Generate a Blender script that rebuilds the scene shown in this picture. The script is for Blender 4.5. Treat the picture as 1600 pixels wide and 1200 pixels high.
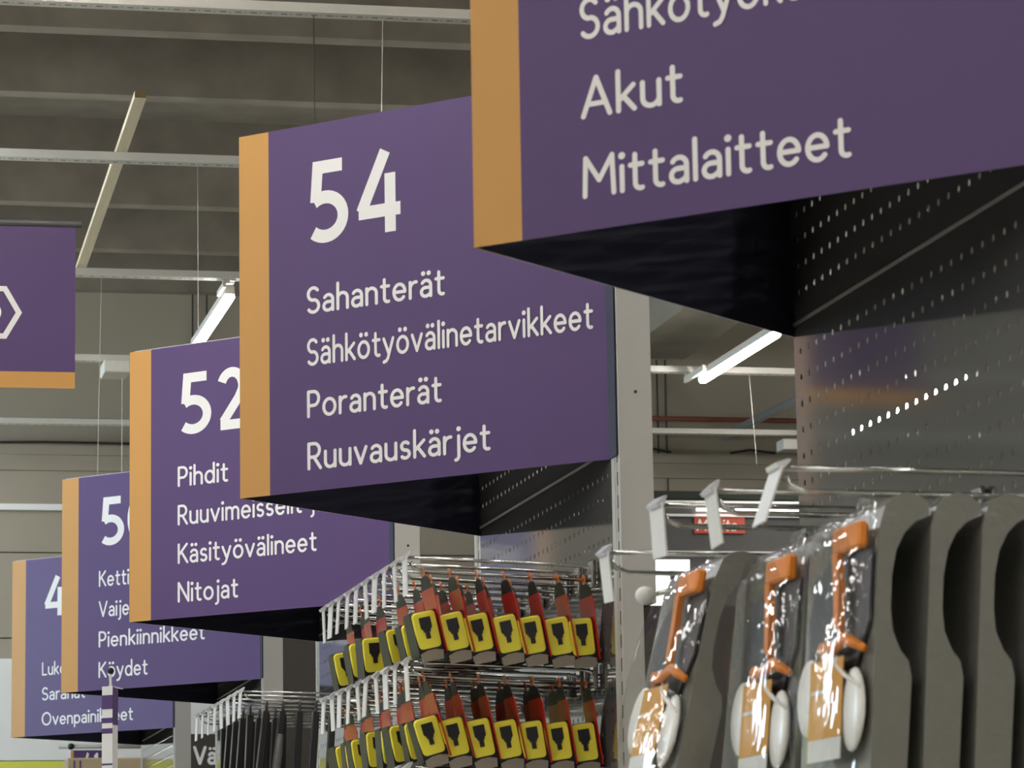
import bpy, math, random
from mathutils import Vector, Matrix
random.seed(7)
for o in list(bpy.data.objects): bpy.data.objects.remove(o)
scene = bpy.context.scene
COL = scene.collection

# ------------------------------------------------------------------ camera
CZ = 1.55
YAW, PITCH, ROLL, FPX = 0.2131, 0.1655, 0.0171, 5143.5
cy, sy, cp, sp = math.cos(YAW), math.sin(YAW), math.cos(PITCH), math.sin(PITCH)
fw = Vector((sy*cp, cy*cp, sp)); rt = Vector((cy, -sy, 0)); dn = -rt.cross(fw)
cr, sr = math.cos(ROLL), math.sin(ROLL)
r2 = cr*rt + sr*dn; d2 = -sr*rt + cr*dn
cam_d = bpy.data.cameras.new('camera'); cam = bpy.data.objects.new('camera', cam_d); COL.objects.link(cam)
M = Matrix.Identity(4)
for i in range(3):
    M[i][0] = r2[i]; M[i][1] = -d2[i]; M[i][2] = -fw[i]
M[2][3] = CZ
cam.matrix_world = M
cam_d.sensor_width = 36; cam_d.lens = 36*FPX/1600
cam_d.clip_start = 0.1; cam_d.clip_end = 200
cam_d.dof.use_dof = True; cam_d.dof.focus_distance = 10.0; cam_d.dof.aperture_fstop = 16
scene.camera = cam

# ------------------------------------------------------------------ world, exposure, lamp strength
w = bpy.data.worlds.new('world'); scene.world = w; w.use_nodes = True
w.node_tree.nodes['Background'].inputs[0].default_value = (1, 0.97, 0.92, 1)
w.node_tree.nodes['Background'].inputs[1].default_value = 0.05
scene.view_settings.view_transform = 'Standard'; scene.view_settings.look = 'None'
scene.view_settings.gamma = 1; scene.view_settings.use_curve_mapping = False
scene.view_settings.exposure = 0.68
LAMP = 42.0            # emission of the strip lamp diffusers
LAMP_COL = (1.0, 0.975, 0.925)
COOL_COL = (0.86, 0.94, 1.0)   # tint of unseen lamps added to brighten the far signs

# ------------------------------------------------------------------ materials
def lin(c): c /= 255.0; return c/12.92 if c <= 0.04045 else ((c+0.055)/1.055)**2.4
def rgb(r, g, b): return (lin(r), lin(g), lin(b), 1)
def mat(name, col, rough=0.5, metal=0.0, noise=0.06, scale=30, bump=0.0, spec=0.5, stretch=None, emit=None):
    m = bpy.data.materials.new(name); m.use_nodes = True
    nt = m.node_tree; b = nt.nodes['Principled BSDF']
    b.inputs['Roughness'].default_value = rough; b.inputs['Metallic'].default_value = metal
    b.inputs['Specular IOR Level'].default_value = spec
    tc = nt.nodes.new('ShaderNodeTexCoord'); mp = nt.nodes.new('ShaderNodeMapping')
    if stretch: mp.inputs['Scale'].default_value = stretch
    nz = nt.nodes.new('ShaderNodeTexNoise'); nz.inputs['Scale'].default_value = scale; nz.inputs['Detail'].default_value = 4
    rp = nt.nodes.new('ShaderNodeMix'); rp.data_type = 'RGBA'
    c = col if len(col) == 4 else (*col, 1)
    rp.inputs[6].default_value = tuple(x*(1-noise) for x in c[:3]) + (1,)
    rp.inputs[7].default_value = tuple(min(1, x*(1+noise)) for x in c[:3]) + (1,)
    nt.links.new(tc.outputs['Object'], mp.inputs[0]); nt.links.new(mp.outputs[0], nz.inputs[0])
    nt.links.new(nz.outputs['Fac'], rp.inputs[0]); nt.links.new(rp.outputs[2], b.inputs['Base Color'])
    if bump:
        bp = nt.nodes.new('ShaderNodeBump'); bp.inputs['Strength'].default_value = bump; bp.inputs['Distance'].default_value = 0.01
        nt.links.new(nz.outputs['Fac'], bp.inputs['Height']); nt.links.new(bp.outputs[0], b.inputs['Normal'])
    if emit:
        b.inputs['Emission Color'].default_value = (*emit[0], 1); b.inputs['Emission Strength'].default_value = emit[1]
    return m
def film(name, tint=(0.95, 0.95, 0.94), rough=0.05):
    m = bpy.data.materials.new(name); m.use_nodes = True; nt = m.node_tree; nt.nodes.clear()
    out = nt.nodes.new('ShaderNodeOutputMaterial'); mx = nt.nodes.new('ShaderNodeMixShader')
    tr = nt.nodes.new('ShaderNodeBsdfTransparent'); tr.inputs[0].default_value = (*tint, 1)
    gl = nt.nodes.new('ShaderNodeBsdfGlossy'); gl.inputs['Roughness'].default_value = rough
    fr = nt.nodes.new('ShaderNodeFresnel'); fr.inputs[0].default_value = 1.45
    mu = nt.nodes.new('ShaderNodeMath'); mu.operation = 'MULTIPLY'; mu.inputs[1].default_value = 0.15
    nz = nt.nodes.new('ShaderNodeTexNoise'); nz.inputs['Scale'].default_value = 8; nz.inputs['Detail'].default_value = 1.0
    bp = nt.nodes.new('ShaderNodeBump'); bp.inputs['Strength'].default_value = 0.3; bp.inputs['Distance'].default_value = 0.010
    nt.links.new(nz.outputs['Fac'], bp.inputs['Height']); nt.links.new(bp.outputs[0], gl.inputs['Normal'])
    nt.links.new(fr.outputs[0], mu.inputs[0])
    nt.links.new(mu.outputs[0], mx.inputs[0]); nt.links.new(tr.outputs[0], mx.inputs[1]); nt.links.new(gl.outputs[0], mx.inputs[2])
    nt.links.new(mx.outputs[0], out.inputs[0]); return m
def timber(name):
    m = mat(name, (0.82, 0.72, 0.50), 0.7, noise=0.15, scale=6, stretch=(14, 0.5, 14)); return m

MT = dict(
    purple=mat('sign_purple', (0.084, 0.044, 0.146), 0.40, noise=0.03, scale=8, spec=0.28),
    orange=mat('sign_orange', (0.56, 0.288, 0.074), 0.40, noise=0.03, scale=8, spec=0.28),
    white=mat('sign_white_print', (0.80, 0.79, 0.77), 0.5, noise=0.01, scale=8, spec=0.3),
    navy=mat('sign_lining', (0.018, 0.018, 0.034), 0.5, noise=0.15, scale=6, spec=0.25),
    core=mat('sign_board_edge', (0.50, 0.48, 0.55), 0.6),
    steel=mat('gondola_grey_steel', (0.42, 0.41, 0.375), 0.42, metal=0.0, noise=0.06, scale=5),
    panel=mat('perforated_steel', (0.165, 0.160, 0.150), 0.075, metal=0.60, noise=0.10, scale=4, stretch=(1, 1, .4)),
    seam=mat('panel_flange', (0.5, 0.49, 0.46), 0.4, metal=0.5),
    slot=mat('dark_slot', (0.03, 0.028, 0.025), 0.8),
    slotlit=mat('slot_painted_lit', (0.45, 0.42, 0.28), 0.5),  # second slot row painted bright, as if lit
    chrome=mat('zinc_wire', (0.62, 0.63, 0.60), 0.16, metal=1.0, noise=0.05, scale=40),
    tag=mat('tag_plastic', (0.66, 0.66, 0.63), 0.35, noise=0.05, scale=20),
    tagclip=mat('tag_clip_clear', (0.62, 0.63, 0.66), 0.2, noise=0.08, scale=60),
    concrete=mat('concrete', (0.245, 0.212, 0.164), 0.9, noise=0.34, scale=5, bump=0.3),
    concrete_lt=mat('concrete_light', (0.30, 0.27, 0.215), 0.9, noise=0.22, scale=3, bump=0.3),
    wall=mat('wall_panel_paint', (0.365, 0.325, 0.25), 0.7, noise=0.05, scale=1.2),
    walldark=mat('darkened_side_wall', (0.10, 0.088, 0.072), 0.8, noise=0.1, scale=1.0),
    floor=mat('polished_floor', (0.50, 0.49, 0.46), 0.35, noise=0.10, scale=1.5),
    railp=mat('rail_white_paint', (0.70, 0.68, 0.61), 0.5, noise=0.04),
    wood=timber('sawn_timber'),
    woodend=mat('timber_end_grain', (0.28, 0.20, 0.09), 0.8, noise=0.3, scale=60),
    wire=mat('steel_wire', (0.45, 0.44, 0.40), 0.4, metal=0.6),
    cable=mat('dark_cable', (0.035, 0.028, 0.02), 0.7),
    redpipe=mat('red_pipe_paint', (0.22, 0.06, 0.03), 0.5),
    greypipe=mat('grey_pipe', (0.32, 0.33, 0.33), 0.4, metal=0.5),
    black=mat('black_plastic', (0.010, 0.010, 0.009), 0.45, noise=0.1, spec=0.3),
    blackm=mat('black_coated_steel', (0.015, 0.014, 0.014), 0.28, noise=0.15, scale=15),
    yellow=mat('tape_yellow', (0.80, 0.71, 0.06), 0.25, noise=0.03),
    taupe=mat('tape_foot_grey', (0.24, 0.20, 0.155), 0.4, noise=0.12, scale=80),
    red=mat('card_red', (0.42, 0.012, 0.008), 0.35, noise=0.12, scale=50),
    cardorange=mat('card_tab_orange', (0.60, 0.16, 0.035), 0.45, noise=0.2, scale=80),
    shell=mat('grey_shell_plastic', (0.185, 0.185, 0.158), 0.2, noise=0.10, scale=60, bump=0.12),
    shelldk=mat('dark_visor_mesh', (0.035, 0.037, 0.04), 0.4, noise=0.2, scale=60),
    orangep=mat('orange_plastic', (0.72, 0.22, 0.02), 0.35, noise=0.05),
    labely=mat('label_ochre', (0.66, 0.31, 0.015), 0.4, noise=0.10, scale=60),
    labelw=mat('label_white', (0.70, 0.70, 0.67), 0.45, noise=0.03),
    labelg=mat('label_print_grey', (0.42, 0.42, 0.42), 0.5),
    cup=mat('white_cup_plastic', (0.80, 0.79, 0.75), 0.3, noise=0.03),
    film=film('clear_film'),
    wallwhite=mat('fascia_white', (0.86, 0.86, 0.83), 0.6, noise=0.02),
    wallyellow=mat('fascia_yellow', (0.74, 0.72, 0.10), 0.6, noise=0.03),
    cardbox=mat('cardboard', (0.40, 0.31, 0.19), 0.8, noise=0.08, scale=12),
    redsign=mat('header_red', (0.45, 0.05, 0.025), 0.5, noise=0.03),
    header=mat('header_dark_grey', (0.055, 0.052, 0.048), 0.5, noise=0.1),
    headergreen=mat('header_green', (0.014, 0.020, 0.010), 0.8, noise=0.5, scale=60),
    brown=mat('dark_brown_board', (0.047, 0.038, 0.031), 0.6, noise=0.08),
    silver=mat('banner_bar_alu', (0.16, 0.16, 0.15), 0.35, metal=0.3),
    glow=mat('lamp_diffuser', (1, 1, 1), 0.5, emit=(LAMP_COL, LAMP)),
    coolglow=mat('added_cool_diffuser', (1, 1, 1), 0.5, emit=(COOL_COL, LAMP*1.3)),
    daylight=mat('added_daylight_pane', (0.6, 0.65, 0.7), 0.3, emit=((0.60, 0.80, 1.0), 10.0)),
    edgelit=mat('lit_edge_strip', (1, 1, 1), 0.5, emit=((1, 0.99, 0.95), 5.0)),
    litpanel=mat('lit_panel', (1, 1, 1), 0.5, emit=((1, 1, 0.98), 1.1)),
    handle=mat('grip_grey', (0.09, 0.085, 0.08), 0.5, noise=0.5, scale=90),
    blade=mat('blade_steel', (0.40, 0.42, 0.39), 0.3, metal=0.6),
    cream=mat('header_lettering', (0.75, 0.66, 0.50), 0.5),
)

# ------------------------------------------------------------------ mesh builder
class MB:
    def __init__(s): s.v = []; s.f = []; s.mi = []
    def add(s, v, f, mi=0):
        n = len(s.v); s.v += [tuple(p) for p in v]; s.f += [tuple(i+n for i in q) for q in f]; s.mi += [mi]*len(f); return s
    def box(s, x0, x1, y0, y1, z0, z1, mi=0):
        v = [(x0,y0,z0),(x1,y0,z0),(x1,y1,z0),(x0,y1,z0),(x0,y0,z1),(x1,y0,z1),(x1,y1,z1),(x0,y1,z1)]
        return s.add(v, [(0,3,2,1),(4,5,6,7),(0,1,5,4),(1,2,6,5),(2,3,7,6),(3,0,4,7)], mi)
    def bbox(s, x0, x1, y0, y1, z0, z1, b, mi=0):   # box with chamfered vertical + horizontal edges
        ring = lambda a, z: [(x0+a,y0+b,z),(x0+b,y0+a,z),(x1-b,y0+a,z),(x1-a,y0+b,z),(x1-a,y1-b,z),(x1-b,y1-a,z),(x0+b,y1-a,z),(x0+a,y1-b,z)]
        v = ring(b*.8, z0) + ring(0, z0+b) + ring(0, z1-b) + ring(b*.8, z1)
        f = [tuple(range(7,-1,-1)), tuple(range(24,32))]
        for r in range(3):
            for i in range(8): f.append((r*8+i, r*8+(i+1)%8, r*8+8+(i+1)%8, r*8+8+i))
        return s.add(v, f, mi)
    def prism(s, poly, d, axis='y', a=0.0, mi=0):   # polygon (p,q) extruded from a to a+d along axis
        n = len(poly)
        def P(p, q, t): return {'y': (p,t,q), 'x': (t,p,q), 'z': (p,q,t)}[axis]
        v = [P(p,q,a) for p,q in poly] + [P(p,q,a+d) for p,q in poly]
        f = [tuple(range(n)), tuple(range(2*n-1,n-1,-1))] + [(i,n+i,n+(i+1)%n,(i+1)%n) for i in range(n)]
        return s.add(v, f, mi)
    def tube(s, pts, r, n=8, mi=0, caps=True):
        pts = [Vector(p) for p in pts]; rings = []
        up = Vector((0,0,1)); t0 = (pts[1]-pts[0]).normalized()
        if abs(t0.dot(up)) > .95: up = Vector((1,0,0))
        a = t0.cross(up).normalized(); base = len(s.v); v = []
        for i, p in enumerate(pts):
            t = (pts[min(i+1,len(pts)-1)] - pts[max(i-1,0)]).normalized()
            a = (a - t*a.dot(t)).normalized(); b = t.cross(a)
            rr = r[i] if isinstance(r, (list, tuple)) else r
            v += [p + (a*math.cos(2*math.pi*k/n) + b*math.sin(2*math.pi*k/n))*rr for k in range(n)]
        f = [(i*n+k, i*n+(k+1)%n, (i+1)*n+(k+1)%n, (i+1)*n+k) for i in range(len(pts)-1) for k in range(n)]
        if caps: f += [tuple(range(n-1,-1,-1)), tuple(range((len(pts)-1)*n, len(pts)*n))]
        return s.add(v, f, mi)
    def ball(s, c, rx, ry, rz, n=14, m=9, mi=0):
        v = [(c[0],c[1],c[2]-rz)]
        for j in range(1, m):
            t = -math.pi/2 + math.pi*j/m
            v += [(c[0]+rx*math.cos(t)*math.cos(2*math.pi*k/n), c[1]+ry*math.cos(t)*math.sin(2*math.pi*k/n), c[2]+rz*math.sin(t)) for k in range(n)]
        v.append((c[0],c[1],c[2]+rz)); L = len(v)-1
        f = [(0, 1+(k+1)%n, 1+k) for k in range(n)]
        for j in range(m-2):
            f += [(1+j*n+k, 1+j*n+(k+1)%n, 1+(j+1)*n+(k+1)%n, 1+(j+1)*n+k) for k in range(n)]
        f += [(L, L-n+k, L-n+(k+1)%n) for k in range(n)]
        return s.add(v, f, mi)
    def mesh(s, name, mats, smooth=False):
        me = bpy.data.meshes.new(name); me.from_pydata(s.v, [], s.f); me.update()
        for m in (mats if isinstance(mats, (list, tuple)) else [mats]): me.materials.append(MT[m])
        me.polygons.foreach_set('material_index', s.mi)
        if smooth: me.polygons.foreach_set('use_smooth', [True]*len(me.polygons))
        me.update(); return me
    def build(s, name, mats, parent=None, smooth=False):
        return link(name, s.mesh(name, mats, smooth), parent)
def link(name, me, parent=None, loc=None):
    o = bpy.data.objects.new(name, me); COL.objects.link(o)
    if parent: o.parent = parent
    if loc: o.location = loc
    return o
def tag(o, label=None, cat=None, group=None, kind=None):
    if label: o['label'] = label
    if cat: o['category'] = cat
    if group: o['group'] = group
    if kind: o['kind'] = kind
    return o
def empty(name, loc=(0,0,0), rz=0.0, label=None, cat=None, group=None, ry=0.0):
    o = bpy.data.objects.new(name, None); COL.objects.link(o); o.location = loc; o.rotation_euler = (0, ry, rz); o.empty_display_size = 0.05
    return tag(o, label, cat, group)
def copy_tree(o, parent=None):
    c = o.copy(); COL.objects.link(c); c.parent = parent
    for ch in list(o.children): copy_tree(ch, c)
    return c
ORD = ['first','second','third','fourth','fifth','sixth','seventh','eighth','ninth','tenth','eleventh','twelfth']

# ------------------------------------------------------------------ stroke lettering
def arc(cx, cy_, rx, ry, a0, a1, n=16):
    return [(cx+rx*math.cos(math.radians(a0+(a1-a0)*i/n)), cy_+ry*math.sin(math.radians(a0+(a1-a0)*i/n))) for i in range(n+1)]
YB, YX, YC, YA, YD = .0625, .6175, .9375, .975, -.2
def bowl(w): return [arc(w/2, .34, w/2, .2775, 0, 360, 28)]
def arch(x0, x1): r = (x1-x0)/2; return [(x0, .36)] + arc(x0+r, .4275, r, .19, 180, 0) + [(x1, YB)]
def dots(a, b=None): return [[(a, .87), (a+.001, .87)]] + ([[(b, .87), (b+.001, .87)]] if b else [])
A_ = [[(.36, YB), (.36, .43)], arc(.185, .4375, .175, .18, 0, 148), [(.36, .365), (.17, .365)] + arc(.155, .214, .155, .151, 90, 270) + [(.2, .063), (.30, .11), (.36, .18)]]
G = {
 'o': (.46, bowl(.46)), 'ö': (.46, bowl(.46)+dots(.11, .35)), 'a': (.36, A_), 'ä': (.36, A_+dots(.075, .29)),
 'n': (.38, [[(0, YB), (0, YX)], arch(0, .38)]), 'm': (.66, [[(0, YB), (0, YX)], arch(0, .33), arch(.33, .66)]),
 'h': (.38, [[(0, YB), (0, YA)], arch(0, .38)]),
 'u': (.38, [[(0, YX), (0, .2525)] + arc(.19, .2525, .19, .19, 180, 360), [(.38, YX), (.38, YB)]]),
 'e': (.43, [[(.43, .345), (0.0, .345)], arc(.215, .34, .215, .2775, 0, 318, 26)]),
 't': (.28, [[(.11, .85), (.11, .2)] + arc(.235, .2, .125, .1375, 180, 290), [(0, YX), (.28, YX)]]),
 'i': (.0, [[(0, YB), (0, YX)]] + dots(0.0)), 'l': (.0, [[(0, YB), (0, YA)]]),
 'j': (.10, [[(.10, YX), (.10, -.06)] + arc(-.03, -.06, .13, .14, 0, -85)] + dots(.10)),
 'k': (.36, [[(0, YB), (0, YA)], [(.35, YX), (.03, .31)], [(.12, .38), (.37, YB)]]),
 'd': (.43, bowl(.43)+[[(.43, YB), (.43, YA)]]), 'p': (.43, bowl(.43)+[[(0, YX), (0, YD)]]),
 'g': (.43, bowl(.43)+[[(.43, YX), (.43, -.02)] + arc(.225, -.02, .205, .18, 0, -150)]),
 'r': (.23, [[(0, YB), (0, YX)], arc(.21, .38, .21, .235, 180, 82)]),
 's': (.31, [arc(.16, .478, .145, .14, 40, 262, 14) + arc(.155, .2025, .155, .14, 82, -142, 14)]),
 'v': (.42, [[(0, YX), (.21, YB)], [(.21, YB), (.42, YX)]]),
 'y': (.42, [[(0, YX), (.22, .1)], [(.42, YX), (.19, -.06), (.12, -.16), (.0, -.20)]]),
 'A': (.62, [[(0, YB), (.31, YC)], [(.31, YC), (.62, YB)], [(.12, .33), (.50, .33)]]),
 'K': (.46, [[(0, YB), (0, YC)], [(.45, YC), (.03, .46)], [(.15, .57), (.48, YB)]]),
 'L': (.38, [[(0, YC), (0, YB)], [(0, YB), (.38, YB)]]),
 'M': (.70, [[(0, YB), (.03, YC)], [(.03, YC), (.35, .40)], [(.35, .40), (.67, YC)], [(.67, YC), (.70, YB)]]),
 'N': (.54, [[(0, YB), (0, YC)], [(0, YC), (.54, YB)], [(.54, YB), (.54, YC)]]),
 'O': (.72, [arc(.36, .5, .36, .44, 0, 360, 32)]),
 'P': (.42, [[(0, YB), (0, YC)], [(0, YC), (.21, YC)] + arc(.21, .69, .21, .2475, 90, -90) + [(0, .4425)]]),
 'R': (.45, [[(0, YB), (0, YC)], [(0, YC), (.21, YC)] + arc(.21, .70, .21, .2375, 90, -90) + [(0, .4625)], [(.20, .4625), (.46, YB)]]),
 'S': (.44, [arc(.225, .715, .205, .2225, 35, 258, 16) + arc(.22, .285, .22, .2225, 80, -145, 16)]),
 'V': (.58, [[(0, YC), (.29, YB)], [(.29, YB), (.58, YC)]]),
}
DG = {  # bold figures, flat stroke ends
 '5': (.48, [[(.46, .928), (.09, .928), (.055, .50)], arc(.20, .31, .27, .243, 128, -132, 22)]),
 '4': (.62, [[(.40, 1.0), (.04, .285)], [(.0, .275), (.62, .275)], [(.47, .72), (.47, 0)]]),
 '2': (.48, [arc(.235, .70, .20, .232, 160, -18, 18) + [(.36, .50), (.07, .12)], [(.02, .07), (.50, .07)]]),
 '0': (.52, [arc(.26, .5, .25, .432, 0, 360, 32)]),
 '6': (.52, [arc(.26, .31, .24, .24, 0, 360, 26), arc(.50, .33, .48, .62, 178, 108, 12)]),
 '8': (.50, [arc(.25, .27, .24, .20, 0, 360, 26), arc(.25, .71, .20, .22, 0, 360, 26)]),
 '1': (.30, [[(.20, 1.0), (.20, 0)], [(.20, .93), (.02, .82)]]),
}
def stroke(mb, pts, hw, T, rnd):
    """one ribbon along pts; T maps (x, y) to a 3D point"""
    q_ = [pts[0]]
    for p_ in pts[1:]:
        if math.dist(p_, q_[-1]) > 4e-4: q_.append(p_)
    if len(q_) == 1: q_.append((pts[0][0]+4e-4, pts[0][1]))
    pts = q_
    n = len(pts); closed = n > 3 and math.dist(pts[0], pts[-1]) < 1e-3
    L = []; R_ = []
    for i in range(n):
        a = pts[i-1] if i > 0 else (pts[-2] if closed else pts[0])
        b = pts[i+1] if i < n-1 else (pts[1] if closed else pts[-1])
        c = pts[i]
        def nrm(p, q):
            dx, dy = q[0]-p[0], q[1]-p[1]; l = math.hypot(dx, dy) or 1e-9; return (-dy/l, dx/l)
        n1 = nrm(a, c) if a != c else nrm(c, b); n2 = nrm(c, b) if b != c else n1
        mx, my = n1[0]+n2[0], n1[1]+n2[1]; k = hw*2/max(.6, mx*mx+my*my)
        L.append((c[0]+mx*k, c[1]+my*k)); R_.append((c[0]-mx*k, c[1]-my*k))
    v = [T(*p) for p in L] + [T(*p) for p in R_]
    mb.add(v, [(n+i, n+i+1, i+1, i) for i in range(n-1)])
    if rnd and not closed:
        for end, (p, q) in ((0, (pts[0], pts[1])), (1, (pts[-1], pts[-2]))):
            dx, dy = p[0]-q[0], p[1]-q[1]; a0 = math.degrees(math.atan2(dy, dx))
            cap = arc(p[0], p[1], hw, hw, a0-90, a0+90, 8)
            mb.add([T(*c) for c in cap], [tuple(range(len(cap)))])
        # zero-length strokes (dots) become discs through their two half-caps
def text_mesh(txt, cap, width, x0, z0, y, digits=False, weight=None, slant=0.0):
    tab = DG if digits else G; hw = (weight or (.080 if digits else .0600)); sb = .085 if not digits else .065
    adv = []; x = 0
    for ch in txt:
        if ch == ' ': x += .32; continue
        wd, st = tab[ch]; adv.append((x+hw, st)); x += wd + 2*hw + sb
    nat = x - sb; kx = width/nat if width else cap
    mb = MB(); off = y
    for ox, st in adv:
        for pts in st:
            off -= 2.5e-5
            hx = .085 if (len(pts) == 2 and abs(pts[0][0]-pts[1][0]) < .002 and pts[0][1] == pts[1][1]) else hw
            stroke(mb, pts, hx, (lambda px, py, o=off: (x0+(ox+px+slant*py)*kx, o, z0+py*cap)), not digits)
    return mb

# ------------------------------------------------------------------ room shell
YW = 21.57; H_SLAB = CZ+4.78; H_RIB = CZ+4.27
def struct(name, mb, m, label, cat): return tag(mb.build(name, m), label, cat, kind='structure')
struct('floor', MB().box(-14, 18, -10, YW+.3, -.2, 0), 'floor', 'grey polished floor of the store', 'floor')
ceil = struct('ceiling', MB().box(-14, 18, -10, YW+.3, H_SLAB, H_SLAB+.3), 'concrete', 'dark concrete slab ceiling high above the aisles', 'ceiling')
rib = MB().prism([(-.075, H_SLAB+.02), (-.06, H_RIB), (.06, H_RIB), (.075, H_SLAB+.02)], 32, 'x', -14)
rib_me = rib.mesh('rib', 'concrete')
for yy in (20.30, 19.02, 16.48, 15.25, 12.71, 11.48, 8.94, 7.71, 5.17, 3.94, 1.4, .17, -2.4, -3.6, -6.1, -7.4):
    r_ = link('rib', rib_me, ceil, (0, yy, 0))
MB().box(-14, 18, YW-.12, YW+.1, H_RIB-.02, H_SLAB+.02).build('wall_beam', 'concrete', ceil)
MB().box(5.365, 5.85, -10, YW-.125, 5.41, H_SLAB+.02).build('main_beam', 'concrete_lt', ceil)
wf = struct('wall_far', MB().box(-14, 18, YW+.03, YW+.3, 0, H_RIB), 'slot', 'beige panelled far wall behind the signs', 'wall')
zs = [0, 1.1, 2.3, 3.5, 4.06, 4.62, 4.95, H_RIB]
for j in range(len(zs)-1):
    MB().box(-14, 18, YW, YW+.05, zs[j]+.004, zs[j+1]-.004).build('wall_panel', 'wall', wf)
struct('wall_left', MB().box(-14.3, -14, -10, YW+.3, 0, H_SLAB), 'walldark', 'unseen left side wall, darkened to cut sheen on the signs', 'wall')  # dark colour chosen so the nearer signs reflect less
struct('wall_right', MB().box(18, 18.3, -10, YW+.3, 0, H_SLAB), 'wall', 'beige side wall on the right', 'wall')
struct('wall_back', MB().box(-14, 18, -10.3, -10, 0, H_SLAB), 'wall', 'beige wall behind the viewer', 'wall')
t = struct('trim_1', MB().box(-14, 18, YW-.06, YW-.001, 4.70, 4.765).box(-14, 18, YW-.035, YW-.001, 4.60, 4.70), 'wall', 'beige ledge running along the far wall', 'trim')
t = struct('trim_2', MB().box(-14, 4.6, YW-.05, YW-.001, 4.335, 4.375), 'wallwhite', 'thin white strip along the far wall', 'trim')

wn = tag(MB().box(-14.02, -13.94, 14.45, 21.4, 2.9, 3.0).box(-14.02, -13.94, 14.45, 21.4, 6.05, 6.15).build('added_window_1', 'railp'), 'added unseen daylight window high in the left wall', 'window', kind='structure')  # added out of view to give the far signs a blue sheen
for k in range(4):
    y0 = 14.5+k*1.70
    MB().box(-13.99, -13.96, y0+.05, y0+1.65, 3.0, 6.05).build('pane', 'daylight', wn)
    MB().box(-14.0, -13.94, y0-.05, y0+.05, 3.0, 6.05).build('mullion', 'railp', wn)

# fascia on the far wall
fs = empty('wall_fascia', (0, YW-.08, 2.0), label='white band over a yellow band low on the far wall', cat='fascia')
MB().box(-6, 2.7, 0, .075, .705, 1.36).build('white_band', 'wallwhite', fs)
MB().box(-6, 2.7, -.005, .07, -1.5, .70).build('yellow_band', 'wallyellow', fs)

# ------------------------------------------------------------------ lighting rails across the hall
RAILS = [10.98+.05, 13.33, 15.73, 18.12, 20.42]
rail_lab = ['white slotted lighting rail at the very top behind the big sign', 'white slotted lighting rail crossing in front of the timber batten', 'white lighting rail at the lower end of the timber batten carrying a lamp',
            'white lighting rail behind sign 52 with a small box under it', 'lowest white lighting rail in front of the far wall']
body_me = MB().box(-14, 18, -.036, .036, 0, .034).mesh('body', 'railp')
sm = MB()
xx = -2.0
while xx < 8.0:
    sm.box(xx, xx+.022, -.006, .006, -.0008, .001); sm.box(xx+.033, xx+.037, -.005, .005, -.0008, .001); xx += .0535
slot_me = sm.mesh('slot_row', 'taupe')
for i, yy in enumerate(RAILS):
    e = empty('lighting_rail', (0, yy, CZ+3.18), label=rail_lab[i], cat='lighting rail', group='lighting rails')
    link('body', body_me, e)
    tag(link('slot_row', slot_me, e), kind='stuff')
for i, yy in enumerate([8.6, 6.2, 3.8, 1.4, -1.0, -3.4, -5.8]):
    e = empty('lighting_rail', (0, yy, CZ+3.18), label='white lighting rail above the viewer, %s nearer than the pictured ones' % ORD[i], cat='lighting rail', group='lighting rails')
    link('body', body_me, e)

# strip lamps hung under the rails, along the aisle direction
LZ = 4.66
def lamp_meshes(L):
    hb = MB().prism([(-.024, .012), (-.020, .055), (.020, .055), (.024, .012)], L, 'y', 0).mesh('housing', 'railp')
    gl = MB().prism([(-.022, .012), (-.024, -.004), (-.016, -.018), (.016, -.018), (.024, -.004), (.022, .012)], L-.02, 'y', .01).mesh('diffuser', 'glow')
    br = MB().box(-.012, .012, -.12, .10, .055, .068).box(-.045, -.030, -.08, .16, .03, .055).box(-.045, .012, -.08, -.05, .05, .068).mesh('bracket', 'railp')
    return hb, gl, br
LM = {1.5: lamp_meshes(1.5), 2.2: lamp_meshes(2.2)}
far_br = MB().box(-.012, .012, 1.40, 1.72, .055, .068).box(-.05, -.03, 1.30, 1.72, .02, .055).box(-.05, .012, 1.66, 1.70, .05, .068).mesh('bracket', 'railp')
cool_gl = LM[1.5][1].copy(); cool_gl.materials[0] = MT['coolglow']
def lamp(x, y, L=1.5, label='', z=LZ, group=None, cool=False, farb=False):
    e = empty('strip_lamp', (x, y, z), label=label, cat='lamp', group=group)
    for nm, me in zip(('housing', 'diffuser', 'bracket'), LM[L]):
        link(nm, cool_gl if (cool and nm == 'diffuser') else far_br if (farb and nm == 'bracket') else me, e)
lamp(2.01, 15.80, 1.5, 'glowing strip lamp hanging above sign 52')
lamp(5.0, 16.45, 1.5, 'glowing strip lamp under the concrete beam right of sign 54', farb=True)
lamp(6.47, 17.65, 2.2, 'strip lamp shining through the holes of the perforated panel')
lamp(0.60, 9.2, 1.5, 'strip lamp just above the top left corner')
lamp(1.25, 7.1, 1.5, 'added unseen strip lamp brightening the inside of sign 54')  # added to throw light down inside the sign
lamp(0.60, 7.0, 1.5, 'added unseen strip lamp lighting the panel behind sign 54')  # extra lamp put in to brighten the perforated panel
n = 0
for xr in (-9.9, -6.9, -3.95, -.96, 2.0, 5.0, 8.0, 11.0, 14.0):
    for yr in (-5.8, -3.4, -1.0, 1.4, 3.8, 6.2, 8.6):
        if xr == 2.0 and yr == 8.6: continue
        lamp(xr, yr, 1.5, 'strip lamp outside the view, row %s by rail %s' % (ORD[int((xr+10)/2.9)], ORD[int((yr+6)/2.4)]), group='strip lamps of the hall'); n += 1
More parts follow.
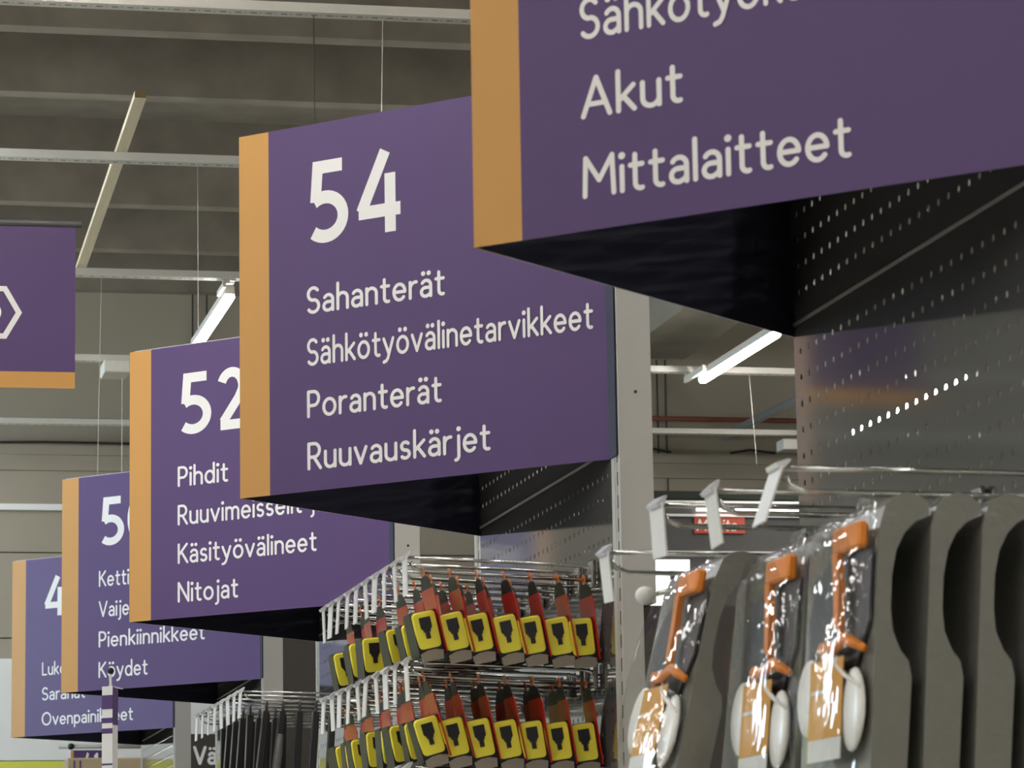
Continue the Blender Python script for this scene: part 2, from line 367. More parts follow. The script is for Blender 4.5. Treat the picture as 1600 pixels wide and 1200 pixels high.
for xr in (-9.9, -6.9, -3.95, -.96, 11.0, 14.0):
    for k, yr in enumerate((11.2, 13.6, 16.0, 18.4)):
        if xr in (-3.95, -.96) and yr > 12: continue
        lamp(xr, yr, 1.5, 'strip lamp outside the view, side row %s by far rail %s' % (ORD[int((xr+10)/2.9)], ORD[k]), group='strip lamps of the hall', cool=xr in (-.96, -3.95))  # rows nearest the view tinted cool to lift the far signs
for k, yr in enumerate((12.6, 15.2, 18.1, 19.85)):
    lamp(.12, yr, 1.5, 'added cool strip lamp just left of the view, %s of four' % ORD[k], group='strip lamps of the hall', cool=True)  # unseen row added to brighten the far signs and wall bands
# small boxes hanging under rails
tag(MB().bbox(1.585, 1.73, 17.95, 18.2, 4.645, 4.715, .006).build('driver_box', 'railp'), 'small white box under the rail left of sign 52', 'box')
tag(MB().bbox(6.20, 6.34, 20.34, 20.5, 4.63, 4.70, .006).build('driver_box', 'railp'), 'small white box under the rail beside the perforated panel', 'box')

# timber batten
tb = empty('timber_batten', (1.232, 12.40, 4.766), label='pale sawn timber batten lying across two lighting rails', cat='timber', rz=-.0135)
MB().box(-.023, .023, .002, 3.42, 0, .026).build('batten', 'wood', tb)
MB().box(-.023, .023, -.001, .0015, 0, .026).build('end_grain', 'woodend', tb)

# wires, cables, pipes
def wire(p, q, label, r=.0016, m='wire', name='hanging_wire', cat='wire'): return tag(MB().tube([p, q], r, 6).build(name, m), label, cat)
wire((1.945, 11.03, 4.73), (1.90, 10.95, 3.4), 'thin steel wire dropping from the top rail to the right above sign 54', .0022)
wire((1.70, 11.03, 4.73), (1.70, 11.03, 3.4), 'thin dark wire above the number 54', .0022, 'cable')
wire((1.562, 13.33, 4.73), (1.566, 13.33, 3.2), 'thin wire hanging left of sign 54', .0014)
wire((1.375, 15.73, 4.73), (1.35, 15.73, 3.2), 'thin wire hanging right of the purple banner', .0016)
wire((1.70, 18.12, 4.73), (1.70, 18.12, 3.2), 'thin wire hanging above sign 50', .0022)
wire((5.33, 18.12, 4.73), (5.36, 18.12, 4.20), 'thin wire hanging right of the lit strip lamp', .0016)
for x, z0, z1, lb in ((2.49, 5.4, 5.85, 'left dark conduit on the far wall beside the lamp'), (2.585, 5.4, 5.85, 'right dark conduit on the far wall beside the lamp'),
                      (5.68, 5.0, 5.42, 'left thin conduit on the far wall under the beam'), (5.74, 4.78, 5.42, 'right thin conduit on the far wall under the beam')):
    wire((x, YW-.02, z0-.35), (x, YW-.02, z1), lb, .006, 'cable', 'conduit', 'conduit')
sp_ = empty('sprinkler_pipe', (5.0, YW, 5.0), 0, 'thin red pipe in front of the far wall', 'pipe')
MB().tube([(0, -.10, 0), (2.6, -.10, 0)], .016, 8).build('pipe_run', 'redpipe', sp_, True)
for bx_ in (.1, 2.5): MB().box(bx_-.015, bx_+.015, -.11, -.001, -.03, -.02).build('wall_bracket', 'greypipe', sp_)
tag(MB().tube([(6.155, 21.56, 4.9), (6.20, 19.4, 4.9)], .03, 8).build('grey_duct_pipe', 'greypipe'), 'grey pipe running up beside the perforated panel', 'pipe')
def cable(pts, lb): tag(MB().tube(pts, .008, 6).build('cable', 'cable'), lb, 'cable')
cable([(5.35, YW-.05, 4.785), (5.62, YW-.05, 4.80), (5.76, YW-.05, 4.775)], 'dark cable lying on the wall ledge beside the grey post')
cable([(6.18, YW-.05, 4.775), (6.32, YW-.05, 4.80), (6.5, YW-.05, 4.78)], 'dark cable lying on the wall ledge by the small box')
cable([(1.05, YW-.05, 4.775), (1.5, YW-.05, 4.785), (2.6, YW-.05, 4.78)], 'dark cable lying on the wall ledge left of sign 52')

# ------------------------------------------------------------------ gondola ends
W2 = 0.7233; PW = .077
SIGNS = {56: (1.0206, 4.985, 1.0684, .0035), 54: (1.0263, 7.8871, 1.0528, .005), 52: (1.0417, 10.8302, 1.0322, .0042), 50: (1.052, 13.8839, 1.0263, -.0006), 48: (1.0344, 16.9735, 1.0278, .0043)}
DD, OFF = .7413, -.0219
def perforated(z0, z1, y0, y1, pitch_y, pitch_z, r, zp0, zp1):
    """sheet in the x=0 plane with round holes between zp0 and zp1"""
    mb = MB(); th = .0012; ny = int((y1-y0-.02)/pitch_y); nz = int((zp1-zp0)/pitch_z)
    ym = (y0+y1)/2 - ny*pitch_y/2
    zt = zp0 + nz*pitch_z
    for x in (0, th):
        def q(a, b, c, d):
            v = [(x,a,c),(x,b,c),(x,b,d),(x,a,d)]; mb.add(v, [(0,3,2,1) if x == 0 else (0,1,2,3)])
        q(y0, ym, z0, z1); q(ym+ny*pitch_y, y1, z0, z1)
        if zp0 > z0: q(ym, ym+ny*pitch_y, z0, zp0)
        if zt < z1: q(ym, ym+ny*pitch_y, zt, z1)
    oct_ = [(r*math.cos(math.radians(22.5+45*k)), r*math.sin(math.radians(22.5+45*k))) for k in range(8)]
    for i in range(ny):
        for j in range(nz):
            c0 = ym+(i+.5)*pitch_y; c1 = zp0+(j+.5)*pitch_z; hy, hz = pitch_y/2, pitch_z/2
            sq = [(hy,hz*.4),(hy*.4,hz),(-hy*.4,hz),(-hy,hz*.4),(-hy,-hz*.4),(-hy*.4,-hz),(hy*.4,-hz),(hy,-hz*.4)]
            cor = [(hy,hz),(-hy,hz),(-hy,-hz),(hy,-hz)]
            v = [(0,c0+a,c1+b) for a,b in oct_] + [(0,c0+a,c1+b) for a,b in sq] + [(0,c0+a,c1+b) for a,b in cor]
            v2 = [(th,p[1],p[2]) for p in v]
            f = [(k,8+k,8+(k+1)%8,(k+1)%8) for k in range(8)] + [(8,16,9),(10,17,11),(12,18,13),(14,19,15)]
            mb.add(v, [tuple(reversed(q_)) for q_ in f]); mb.add(v2, f)
            mb.add(v[:8]+v2[:8], [(k,(k+1)%8,8+(k+1)%8,8+k) for k in range(8)])
    return mb
SEAM = 2.640
up_me = perforated(SEAM+.0030, 3.46, -W2, W2, .0472, .0483, .0063, SEAM+.03, 3.12).mesh('panel', 'panel')
lo_me = perforated(1.45, SEAM-.0030, -W2, W2, .0472, .0483, .0063, SEAM-.03-20*.0483, SEAM-.0295).mesh('panel', 'panel')
kick_me = MB().box(0, .02, -W2, W2, .02, 1.445).mesh('kick_panel', 'steel')
seam_me = MB().box(-.0016, .003, -W2, W2, SEAM-.0028, SEAM+.0028).mesh('flange', 'seam')
post_me = MB().box(0.0015, PW, 0, PW, 2.27, 3.52).box(.0015, .047, 0, PW, 0, 2.27).box(0, .0015, 0, .018, 0, 3.52).box(0, .0015, PW-.030, PW, 0, 3.52).box(0, .0015, .030, .036, 0, 3.52).mesh('post', 'steel')
ps = MB(); zz = 1.6
while zz < 3.4:
    ps.box(.0006, .002, .0185, .0295, zz, zz+.03); ps.box(.0006, .002, .0365, .046, zz+.01, zz+.04, 1); zz += .052
pslot_me = ps.mesh('slot_strip', ['slot', 'slotlit'])
bolt_me = MB().tube([(.040, -.0015, 0), (.040, .002, 0)], .004, 8).mesh('bolt_hole', 'slot')
base_me = MB().box(.02, .5, -W2, W2, 0, .12).mesh('base', 'steel')
spine_me = MB().box(.16, 4.2, -.02, .02, .12, 2.15).mesh('spine_panel', 'panel')
shelfend_me = MB().box(.06, .75, -W2-.02, -W2+.3, .12, 2.27).mesh('shelf_end', 'brown')
cover_me = MB().box(-.0045, -.0008, -W2-PW+.010, -W2-.001, 0, .9).mesh('cover_strip', 'navy')
cap_me = MB().box(0.0, PW, -W2-.0, W2+.0, 3.46, 3.50).mesh('top_bar', 'steel')
GL = {56: 'nearest grey gondola end with dark perforated panel, hung with clear packs', 54: 'grey gondola end under sign 54 with hooks of tape measures', 52: 'grey gondola end under sign 52 with black clamps',
      50: 'grey gondola end behind sign 50', 48: 'farthest grey gondola end behind sign 48'}
GO = {}
for nn, (X0, Y0, zb, th) in SIGNS.items():
    c, s = math.cos(th), math.sin(th)
    gx, gy = X0+DD-s*OFF, Y0+c*OFF
    g = empty('gondola', (gx, gy, 0), th, GL[nn], 'gondola', 'gondola ends along the aisle'); GO[nn] = (gx, gy)
    dz = zb-1.0684
    for nm, me in (('panel', up_me), ('panel', lo_me), ('flange', seam_me)):
        link(nm, me, g, (0, 0, dz))
    link('kick_panel', kick_me, g); link('base', base_me, g); link('spine_panel', spine_me, g); link('cover_strip', cover_me, g, (0, 0, zb+CZ)); link('shelf_end', shelfend_me, g); link('top_bar', cap_me, g)
    for yo in (-W2-PW, W2):
        p = link('post', post_me, g, (0, yo, 0) if (nn != 56 or yo < 0) else (.004, W2-PW, 0))
        tag(link('slot_strip', pslot_me, p), kind='stuff')
        link('bolt_hole', bolt_me, p, (0, 0, 2.745 if yo < 0 else 2.7))

# ------------------------------------------------------------------ triangular aisle signs
SL = 1.0512; SH = .9
FX, FY = .0235, 1.0225         # far corner in sign space
def panel_uv(p, q, th, z0, z1):
    """thin upright board from p to q (2D), thickness th towards the left of p->q; materials: 0 outer(right), 1 inner(left), 2 edges"""
    dx, dy = q[0]-p[0], q[1]-p[1]; l = math.hypot(dx, dy); nx, ny = -dy/l*th, dx/l*th
    v = [(p[0],p[1],z0),(q[0],q[1],z0),(q[0]+nx,q[1]+ny,z0),(p[0]+nx,p[1]+ny,z0)]
    v += [(a,b,z1) for a,b,_ in v]
    mb = MB()
    mb.add(v, [(0,1,5,4)], 0); mb.add(v, [(2,3,7,6)], 1); mb.add(v, [(0,3,2,1),(4,5,6,7),(1,2,6,5),(3,0,4,7)], 2)
    return mb
ST = .0905
front_me = panel_uv((ST, 0), (SL-.002, 0), .003, 0, SH).mesh('face_panel', ['purple', 'navy', 'navy'])
strip_me = panel_uv((0, 0), (ST, 0), .003, 0, SH).mesh('edge_stripe', ['orange', 'navy', 'navy'])
ux, uy = FX/math.hypot(FX, FY), FY/math.hypot(FX, FY)
back_me = panel_uv((FX, FY), (ux*ST, uy*ST), .003, 0, SH).mesh('rear_panel', ['purple', 'navy', 'core'])
bstrip_me = panel_uv((ux*ST, uy*ST), (0.0, 0.0), .003, 0, SH).mesh('edge_stripe', ['orange', 'navy', 'orange'])
topedge_me = MB().box(0.02, SL-.002, -.0005, .0035, SH, SH+.0025).mesh('top_highlight', 'core')  # pale strip standing in for the highlight on the lit top edge
TXT = {56: ('56', [('Sähkötyökalut', None), ('Akut', .186), ('Mittalaitteet', .473)]),
       54: ('54', [('Sahanterät', .410), ('Sähkötyövälinetarvikkeet', .822), ('Poranterät', .397), ('Ruuvauskärjet', .533)]),
       52: ('52', [('Pihdit', .212), ('Ruuvimeisselit', .513), ('Käsityövälineet', .571), ('Nitojat', .252)]),
       50: ('50', [('Kettingit', None), ('Vaijerit', None), ('Pienkiinnikkeet', .571), ('Köydet', .267)]),
       48: ('48', [('Lukot', None), ('Saranat', .290), ('Ovenpainikkeet', .603)])}
SLAB = {56: 'large cut-off purple aisle sign reading Akut and Mittalaitteet with orange stripe', 54: 'purple aisle sign with number 54 and orange stripe', 52: 'purple aisle sign with number 52 behind sign 54',
        50: 'purple aisle sign reading Pienkiinnikkeet and Köydet behind sign 52', 48: 'farthest purple aisle sign reading Ovenpainikkeet'}
LINES = {4: (.43, .303, .1765, .050), 3: (.303, .1765, .050)}
for nn, (X0, Y0, zb, th) in SIGNS.items():
    c, s = math.cos(th), math.sin(th)
    ax, ay = X0+DD-c*DD, Y0-s*DD
    nx_, ny_ = X0+DD-s*(-W2+OFF), Y0+c*(-W2+OFF)
    e = empty('aisle_sign', (ax, ay, zb+CZ), math.atan2(ny_-ay, nx_-ax), SLAB[nn], 'sign', 'triangular aisle signs')
    for nm, me in (('face_panel', front_me), ('edge_stripe', strip_me), ('rear_panel', back_me), ('edge_stripe', bstrip_me), ('top_highlight', topedge_me)):
        if nm != 'top_highlight' or nn < 54: link(nm, me, e)
    num, lines = TXT[nn]
    x0n = .206
    tag(text_mesh(num, .200, .292 if num != '48' else .31, x0n, .603, -.0006, True).build('sign_number', 'white', e), 'white number ' + num)
    if nn == 52: tag(text_mesh('ja', .068, None, .742, .303, -.0006).build('lettering', 'white', e), 'white lettering ja')
    for (tx, wd), zb_ in zip(lines, LINES[len(lines)]):
        tag(text_mesh(tx, .068, wd*.985 if wd else None, .203, zb_, -.0006).build('lettering', 'white', e), 'white lettering ' + tx)

# ------------------------------------------------------------------ hanging banner on the left
bn = empty('hanging_banner', (.913, 11.5, 3.47), math.radians(-1.0), 'purple hanging banner with a white hexagon icon and orange hem', 'banner')
MB().box(-1.5, 0, 0, .004, .058, .58).build('cloth', 'purple', bn)
MB().box(-1.5, 0, -.001, .004, 0, .058).build('hem', 'orange', bn)
MB().tube([(-1.55, .002, .595), (.022, .002, .595)], .0155, 10).build('top_bar', 'silver', bn, True)
hx, hz, hr = -.295, .268, .109
mb = MB()
for k in range(6):
    a0, a1 = math.radians(60*k), math.radians(60*k+60)
    q = [(hx+r*math.cos(a), -.0012, hz+r*math.sin(a)) for r, a in ((hr, a0), (hr, a1), (hr-.022, a1), (hr-.022, a0))]
    mb.add(q, [(0,3,2,1)])
for k in range(24):
    a0, a1 = math.radians(15*k), math.radians(15*k+15)
    q = [(hx+r*math.cos(a), -.0012, hz+r*math.sin(a)) for r, a in ((.037, a0), (.037, a1), (.015, a1), (.015, a0))]
    mb.add(q, [(0,3,2,1)])
tag(mb.build('hexagon_icon', 'white', bn), 'white hexagon icon')
MB().tube([(-.75, .002, .60), (-.75, .002, 1.25)], .002, 6).tube([(-1.4, .002, .60), (-1.4, .002, 1.25)], .002, 6).build('suspension_wire', 'wire', bn)

# ------------------------------------------------------------------ folded column sign with knob
ms = empty('column_sign', (.866, 9.5, 0), math.radians(20), 'slim white and purple folded cardboard column in front of signs 48 and 50', 'display column')
tri = [(-.026, .014), (-.008, -.018), (.022, .010)]
MB().prism(tri, 2.155, 'z', 0).build('column', 'labelw', ms)
MB().prism(tri, .115, 'z', 2.1552).build('column_top', 'labelw', ms)
MB().prism([(-.0075, -.0188), (.0230, .0100), (.0220, .0112), (-.008, -.0178)], .110, 'z', 2.160).build('purple_face', 'purple', ms)
lf = [(-.0266, .0138), (-.0085, -.0186), (-.0078, -.0180), (-.0262, .0148)]
for z0, z1 in ((2.205, 2.245), (2.165, 2.180), (2.135, 2.150), (2.045, 2.050)):
    MB().prism(lf, z1-z0, 'z', z0).build('printed_stripe', 'purple', ms)
MB().tube([(-.005, 0, 2.26), (-.007, 0, 2.31)], .004, 8).build('stem', 'labelw', ms)
MB().tube([(-.016, -.01, 2.272), (.024, -.02, 2.262)], .0015, 5).build('tie_string', 'labelw', ms)
MB().ball((-.006, 0, 2.315), .010, .010, .010).build('knob', 'black', ms, True)

# ------------------------------------------------------------------ wire hooks with price tags
def bezier_loop(xt, z_up, z_lo, xb):
    return None
def hook_meshes(L, drop, r, tagw, tagh, rise):
    """local: x=0 at the panel, hook runs to x=-L; lower product wire at z=0, upper tag wire at z=drop"""
    lo = MB().tube([(0, 0, 0), (-L*.5, 0, rise*.5), (-L+.03, 0, rise), (-L+.008, 0, rise+.008), (-L, 0, rise+.022)], r, 8)
    up = MB().tube([(0, 0, -.002), (-.006, 0, drop*.5), (-.014, 0, drop*.9), (-.03, 0, drop), (-L*.5, 0, drop+rise*.5), (-L-.012, 0, drop+rise)], r*.9, 8)
    pl = MB().bbox(-.012, -.0015, -.02, .02, -.014, drop+.014, .003)
    tg = MB().bbox(-.0015, .0015, -tagw/2, tagw/2, -tagh, 0, .0006)
    tc = MB().prism([(-.010, 0), (.006, .012), (.010, .012), (.004, -.004), (-.006, -.006)], tagw*.8, 'y', -tagw*.4)
    return dict(wire_low=lo.mesh('product_wire', 'chrome', True), wire_up=up.mesh('tag_wire', 'chrome', True), plate=pl.mesh('base_plate', 'chrome'), tag=tg.mesh('price_tag', 'tag'), clip=tc.mesh('tag_clip', 'tagclip'), L=L, drop=drop, rise=rise)
def hook(H, x, y, z, label, group, tilt=0.0):
    e = empty('display_hook', (x, y, z), 0, label, 'hook', group)
    link('product_wire', H['wire_low'], e); link('tag_wire', H['wire_up'], e); link('base_plate', H['plate'], e)
    t = link('price_tag', H['tag'], e, (-H['L']-.012, 0, H['drop']+H['rise'])); t.rotation_euler = (random.uniform(-.05, .05), tilt, random.uniform(-.04, .08))
    link('tag_clip', H['clip'], t)
    return e
PX = 1.766
H54 = hook_meshes(.43, .032, .0044, .044, .088, .018)
hy54 = [7.30, 7.44, 7.57, 7.70, 7.84, 7.97, 8.10, 8.24, 8.37, 8.50]
for i, y in enumerate(hy54):
    hook(H54, PX, y, 2.345, 'wire hook, %s from the front in the upper tape measure row' % ORD[i], 'hooks of the upper tape measure row', random.uniform(-.06, .10))
    hook(H54, PX, y, 2.108, 'wire hook, %s from the front in the lower tape measure row' % ORD[i], 'hooks of the lower tape measure row', random.uniform(-.06, .10))
for i, y in enumerate(hy54[:4]):
    hook(H54, PX, y, 1.872, 'wire hook, %s from the front in the bottom cut-off row' % ORD[i], 'hooks of the bottom row', random.uniform(-.06, .10))

# ------------------------------------------------------------------ tape measures on red cards
def tape_meshes():
    d = {}
    d['card'] = MB().prism([(-.060, -.182), (.060, -.182), (.060, -.044), (.052, -.034), (-.052, -.034), (-.060, -.044)], .0016, 'x', 0).mesh('card', 'red')
    d['card_header'] = MB().prism([(-.052, -.035), (.052, -.035), (.036, -.010), (.012, -.004), (-.012, -.004), (-.036, -.010)], .0018, 'x', -.0001).mesh('card_header', 'black')
    d['hang_tab'] = MB().prism([(-.012, -.005), (.012, -.005), (.012, .012), (.005, .018), (-.005, .018), (-.012, .012)], .0018, 'x', -.0001).mesh('hang_tab', 'cardorange')
    prof = []
    for (cx, cz, a0) in ((.026, -.094, 0), (-.026, -.094, 90), (-.034, -.172, 180), (.030, -.172, 270)):
        prof += [(cx+.012*math.cos(math.radians(a0+k*22.5)), cz+.012*math.sin(math.radians(a0+k*22.5))) for k in range(5)]
    d['case'] = MB().prism(prof, .059, 'x', -.0605).mesh('case', 'black')
    # yellow rim shell on the front (-y) side, slightly bulged
    y0 = -.0465
    rim = MB()
    def rr(x0, x1, z0, z1, r, y, k=4):
        p = []
        for cx, cz, a in ((x1-r, z1-r, 0), (x0+r, z1-r, 90), (x0+r, z0+r, 180), (x1-r, z0+r, 270)):
            p += [(cx+r*math.cos(math.radians(a+90*i/k)), y, cz+r*math.sin(math.radians(a+90*i/k))) for i in range(k+1)]
        return p
    a = rr(-.0595, -.003, -.170, -.084, .010, y0+.005); b = rr(-.0565, -.006, -.1675, -.087, .009, y0); nR = len(a)
    rim.add(a+b, [(i, (i+1)%nR, nR+(i+1)%nR, nR+i) for i in range(nR)] + [tuple(range(nR, 2*nR))])
    d['rim_shell'] = rim.mesh('rim_shell', 'yellow')
    d['lock_button'] = MB().prism([(-.0445, -.097), (-.0185, -.097), (-.0185, -.121), (-.0235, -.127), (-.0235, -.131), (-.0265, -.131), (-.0265, -.146), (-.0365, -.146), (-.0365, -.131), (-.0395, -.131), (-.0395, -.127), (-.0445, -.121)], .004, 'y', y0-.003).mesh('lock_button', 'blackm')
    d['foot'] = MB().prism([(-.055, -.196), (-.008, -.196), (-.004, -.177), (-.022, -.1715), (-.040, -.1715), (-.058, -.177)], .012, 'y', y0-.001).mesh('foot', 'taupe')
    return d
TM = tape_meshes()
def tape(x, y, z, tilt, label, group, yaw=0.0):
    e = empty('tape_measure', (x, y, z), yaw, label, 'tape measure', group, ry=tilt)
    for nm in ('card', 'card_header', 'hang_tab', 'case', 'rim_shell', 'lock_button', 'foot'): link(nm, TM[nm], e)
rows = [(2.345, 'upper', [7, 4, 3, 1, 0, 1, 1, 1, 1, 0]), (2.108, 'lower', [7, 6, 5, 4, 3, 2, 1, 1, 1, 1]), (1.872, 'bottom', [6, 2, 1])]
for zrow, rname, counts in rows:
    for hi, cnt in enumerate(counts):
        y = hy54[hi]
        for k in range(cnt):
            x = 1.366 + .0622*k + random.uniform(-.001, .001) + (.014 if hi % 2 and cnt < 7 else 0) + (.03 if (rname == 'upper' and hi in (1, 2)) else 0)
            fr = (x-(PX-.42))/.42
            z = zrow + .018*(1-fr) - .006
            ti = (-.25 + .020*k + random.uniform(-.03, .03)) if hi == 0 else random.uniform(-.20, -.06)
            lab = 'yellow tape measure on red card, %s along the %s hook, %s row' % (ORD[k], ORD[hi], rname)
            tape(x, y, z, ti, lab, 'tape measures on the hooks', random.uniform(-.05, .05))

# ------------------------------------------------------------------ black clamps on the hooks under sign 52
H52 = hook_meshes(.44, .028, .0034, .05, .085, .012)
hy52 = [10.22, 10.38, 10.55, 10.72, 10.88, 11.05, 11.22, 11.38]
for i, y in enumerate(hy52):
    hook(H52, 1.782, y, 2.27, 'wire hook, %s from the front in the black clamp row' % ORD[i], 'hooks of the black clamp row', random.uniform(-.04, .08))
cl = dict(bar=MB().bbox(-.010, .010, -.016, .016, -.72, -.028, .002).mesh('bar', 'blackm'),
          eye=MB().tube([(0, .013*math.cos(a*.524), -.016+.02*math.sin(a*.524)) for a in range(13)], .003, 6).mesh('hanging_eye', 'blackm', True),
          jaw=MB().prism([(-.02, -.05), (.022, -.045), (.024, -.075), (-.018, -.085)], .03, 'y', -.015).mesh('jaw', 'black'),
          grip=MB().tube([(0, -.02, -.10), (.0, -.022, -.16), (.0, -.02, -.24), (0, -.02, -.40)], [.009, .013, .012, .009], 8).mesh('handle', 'handle', True))
def clamp(x, y, z, tilt, lab, parts=('bar', 'eye', 'jaw')):
    e = empty('bar_clamp', (x, y, z), 0, lab, 'clamp', 'black clamps hanging under sign 52', ry=tilt)
    for p in parts: link({'bar': 'bar', 'eye': 'hanging_eye', 'jaw': 'jaw', 'grip': 'handle'}[p], cl[p], e)
for hi, y in enumerate(hy52[:6]):
    for k in range(7 if hi == 0 else (3 if hi < 4 else 2)):
        x = 1.782-.40+.052*k + (.03 if hi == 0 else 0)
        clamp(x, y, 2.27+.004, (.10 if k < 2 else .06)*(1 if hi == 0 else .5)+random.uniform(-.03, .03), 'long black clamp, %s from the tip of the %s hook under sign 52' % (ORD[k], ORD[hi]), ('bar', 'eye', 'grip') if (hi == 0 and k == 1) else ('bar', 'eye'))
saw = empty('steel_strip', (1.50, 10.88, 2.26), 0, 'pale steel blade hanging among the black clamps', 'blade')
MB().bbox(-.015, .015, -.002, .002, -.7, -.02, .0008).build('blade', 'blade', saw)
MB().tube([(0, .010*math.cos(a*.524), -.012+.016*math.sin(a*.524)) for a in range(13)], .002, 6).build('hanging_eye', 'chrome', saw)

# ------------------------------------------------------------------ clear packs with face shields on the nearest hooks
H56 = hook_meshes(.42, .034, .0046, .070, .085, .004)
hy56 = [4.39, 4.74, 5.06, 5.42]
tilts = [.34, -.10, -.06, -.10]
hl = ['wire hook with a tilted white tag, the nearest of all', 'wire hook with white tag, second nearest, behind the tilted tag', 'wire hook with white tag beside the grey post, third nearest', 'wire hook whose white tag overlaps the grey post edge']
for i, y in enumerate(hy56):
    hook(H56, 1.760, y, (2.150, 2.165, 2.185, 2.150)[i], hl[i], 'hooks of the clear packs', tilts[i])
WPK = .32
prof = [(0.0, -.43), (0.0, -.045), (.006, -.016), (.018, -.002), (.036, .006), (.056, .003), (.069, -.008), (.071, -.022), (.050, -.034), (.036, -.050), (.025, -.075), (.020, -.11), (.020, -.155), (.024, -.185), (.036, -.210), (.048, -.224), (.053, -.245), (.050, -.43)]
def pack_meshes():
    d = {}
    h = WPK/2
    d['shell'] = (MB().prism(prof, WPK, 'y', -h), 'shell')
    cov = MB(); ny, nz = 12, 16; V = []          # bulged clear bag in front of the shell
    for j in range(nz+1):
        for i in range(ny+1):
            u, v = i/ny, j/nz
            V.append((-.003-.052*(math.sin(math.pi*u)**.5)*(math.sin(math.pi*v)**.4) + .003*math.sin(9*u+7*v)*math.sin(math.pi*u), -h+WPK*u, -.43+.42*v))
    cov.add(V, [(j*(ny+1)+i, j*(ny+1)+i+1, (j+1)*(ny+1)+i+1, (j+1)*(ny+1)+i) for j in range(nz) for i in range(ny)])
    d['clear_cover'] = (cov, 'film')
    d['visor'] = (MB().prism([(-.15, -.07), (-.03, -.05), (.10, -.09), (.125, -.16), (.11, -.22), (-.10, -.23), (-.15, -.17)], .004, 'x', -.007), 'shelldk')
    d['headband_block'] = (MB().bbox(-.026, -.010, -.145, -.030, -.072, -.036, .004), 'orangep')
    d['headband_strap'] = (MB().prism([(-.055, -.070), (-.030, -.070), (-.042, -.11), (-.052, -.170), (-.072, -.185), (-.068, -.12)], .010, 'x', -.026), 'orangep')
    d['headband_arc'] = (MB().tube([(-.012, .025, -.218), (-.024, -.01, -.200), (-.028, -.06, -.206), (-.024, -.105, -.194), (-.012, -.150, -.210)], [.006, .010, .008, .009, .006], 8), 'orangep')
    d['label_card'] = (MB().box(-.0235, -.0225, -.095, .055, -.325, -.216), 'labely')
    d['label_foot'] = (MB().box(-.0235, -.0225, -.095, .055, -.356, -.3255), 'labelw')
    d['label_stripe'] = (MB().box(-.0245, -.0236, -.02, .045, -.262, -.257), 'labelw')
    d['ear_cup'] = (MB().ball((-.012, -.112, -.290), .010, .045, .058), 'cup')
    d['ear_cup2'] = (MB().ball((-.014, .085, -.262), .012, .045, .056), 'cup')
    d['cord'] = (MB().tube([(-.022, -.06, -.210), (-.024, -.068, -.228), (-.022, -.105, -.245), (-.014, -.150, -.262)], .0035, 6), 'cup')
    d['hang_tab'] = (MB().prism([(-.05, 0), (.05, 0), (.035, .022), (-.035, .022)], .0015, 'x', .03), 'film')
    sm_ = ('ear_cup', 'ear_cup2', 'clear_cover', 'cord', 'headband_arc')
    return {k: m.mesh(k.replace('2', ''), mt, k in sm_) for k, (m, mt) in d.items()}
PKM = pack_meshes()
def pack(x, y, z, tilt, lab, full=True):
    e = empty('face_shield_pack', (x, y, z), 0, lab, 'package', 'clear face shield packs', ry=tilt)
    for k, me in PKM.items():
        if full or k in ('shell', 'hang_tab'): link(k.replace('2', ''), me, e)
for k in range(4):
    pack(1.425+.0735*k, 4.39, 2.131, .075, ('clear pack with orange and white headgear at the tip of the nearest hook' if k == 0 else 'grey pack seen edge-on, %s from the tip of the nearest hook' % ORD[k]), k == 0)
pack(1.432, 4.74, 2.125, .10, 'clear pack with orange headgear on the second nearest hook, in the middle')
pack(1.432+.10, 4.74, 2.125, .08, 'grey pack tucked behind the middle pack on the second nearest hook', False)
pack(1.388, 5.06, 2.135, .235, 'strongly leaning clear pack with orange headgear on the third nearest hook')
pack(1.388+.12, 5.06, 2.135, .12, 'grey pack behind the strongly leaning clear pack', False)
# short hook with a round clear stop beside the grey post
kh = empty('stop_hook', (1.72, 5.20, 2.14), 0, 'short hook ending in a round clear stop beside the grey post', 'hook')
MB().tube([(0, 0, 0), (-.20, 0, -.01), (-.36, 0, -.045)], .005, 8).build('hook_wire', 'chrome', kh, True)
MB().ball((-.378, 0, -.048), .017, .017, .015).build('round_stop', 'tag', kh, True)
MB().bbox(0.001, .035, -.02, .02, -.02, .02, .003).build('base_plate', 'chrome', kh)

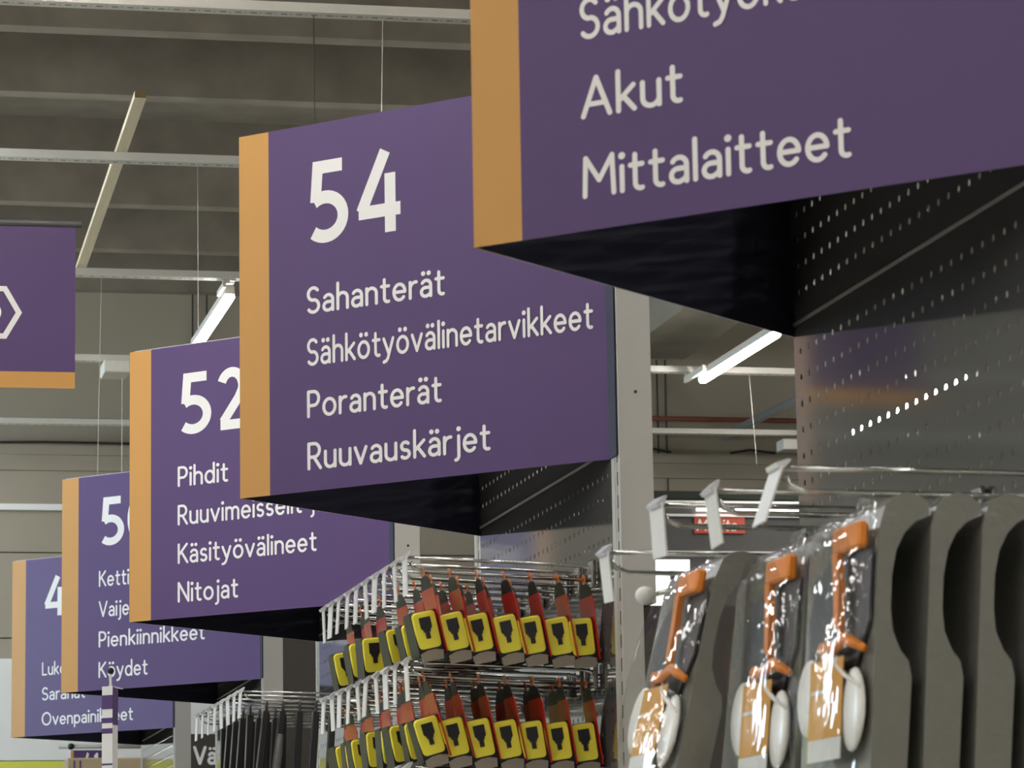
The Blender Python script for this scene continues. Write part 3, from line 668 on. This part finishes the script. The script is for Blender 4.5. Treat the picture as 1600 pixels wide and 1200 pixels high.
# ------------------------------------------------------------------ things in the far background
# tall display header on the right
hd = empty('display_header', (4.7, 20.0, 3.4), 0, 'dark display header with lit edge and red brand panel beyond the grey post', 'display')
MB().box(0, 2.6, 0, .3, .40, .845).build('header_box', 'header', hd)
MB().box(0, 2.6, -.004, .3, .85, .90).build('green_strip', 'headergreen', hd)
MB().box(0, 2.6, -.03, 0, .825, .835).box(0, 2.6, -.03, 0, .735, .75).box(0, 2.6, -.03, 0, .50, .515).build('shelf_edge', 'labelw', hd)
MB().box(.80, 1.47, -.05, -.031, .770, .790).build('lit_strip', 'edgelit', hd)
rp = MB().box(.79, 1.12, -.02, -.005, .63, .755).build('brand_panel', 'redsign', hd)
text_mesh('Makita', .075, .26, .80, .645, -.022, weight=.075, slant=.2).build('brand_lettering', 'cream', rp)
MB().box(.35, .75, -.02, -.001, .0, .46).build('lit_panel', 'litpanel', hd)
MB().box(.62, .65, -.05, -.021, .33, .385).build('clip', 'black', hd)
MB().box(0, 2.6, .02, .3, -3.4, .40).build('back_panel', 'header', hd)

# dark boards behind the clamp rack
bd = empty('hanging_board', (1.9, 20.35, 2.2), 0, 'black board with white letters between the grey posts', 'sign')
MB().box(.30, .95, 0, .02, -.6, .60).build('board', 'brown', bd)
text_mesh('V', .112, None, .452, .412, -.002, weight=.085).build('letter', 'wallwhite', bd)
text_mesh('ä', .112, None, .540, .412, -.002, weight=.085).build('letter', 'wallwhite', bd)
tag(MB().box(2.83, 3.70, 20.0, 20.05, 1.0, 3.62).build('dark_board', 'brown'), 'plain dark brown board right of the post under sign 50', 'board')

# 41 sign on rod and cardboard box
s41 = empty('small_sign', (1.54, 20.5, 2.45), 0, 'small dark purple sign with number 41 hanging from a grey rod', 'sign')
MB().box(.09, .10+.25, -.001, .004, -.3, .262).build('sign_board', 'purple', s41)
MB().box(.075, .092, -.002, .004, -.3, .262).build('edge_stripe', 'orange', s41)
MB().tube([(0, 0, .285), (.55, 0, .285)], .014, 8).build('rod', 'steel', s41, True)
MB().tube([(.075, -.02, .285), (.075, .02, .285)], .02, 8).build('rod_clip', 'black', s41, True)
text_mesh('41', .16, .11, .14, .085, -.002, True).build('lettering', 'white', s41)
bx = empty('cardboard_box', (1.52, 19.6, 0), 0, 'brown cardboard box on the shelf below the 41 sign', 'box')
MB().bbox(0, .60, 0, .3, 2.2, 2.617, .01).build('carton', 'cardbox', bx)
MB().box(.04, .05, -.002, 0, 2.55, 2.60).box(.075, .085, -.002, 0, 2.55, 2.60).build('printed_mark', 'purple', bx)
MB().box(-.1, .8, -.02, .35, 2.15, 2.197).box(-.1, -.06, -.02, .02, 0, 2.15).box(.76, .8, -.02, .02, 0, 2.15).box(-.1, -.06, .31, .35, 0, 2.15).box(.76, .8, .31, .35, 0, 2.15).build('shelf', 'steel', bx)
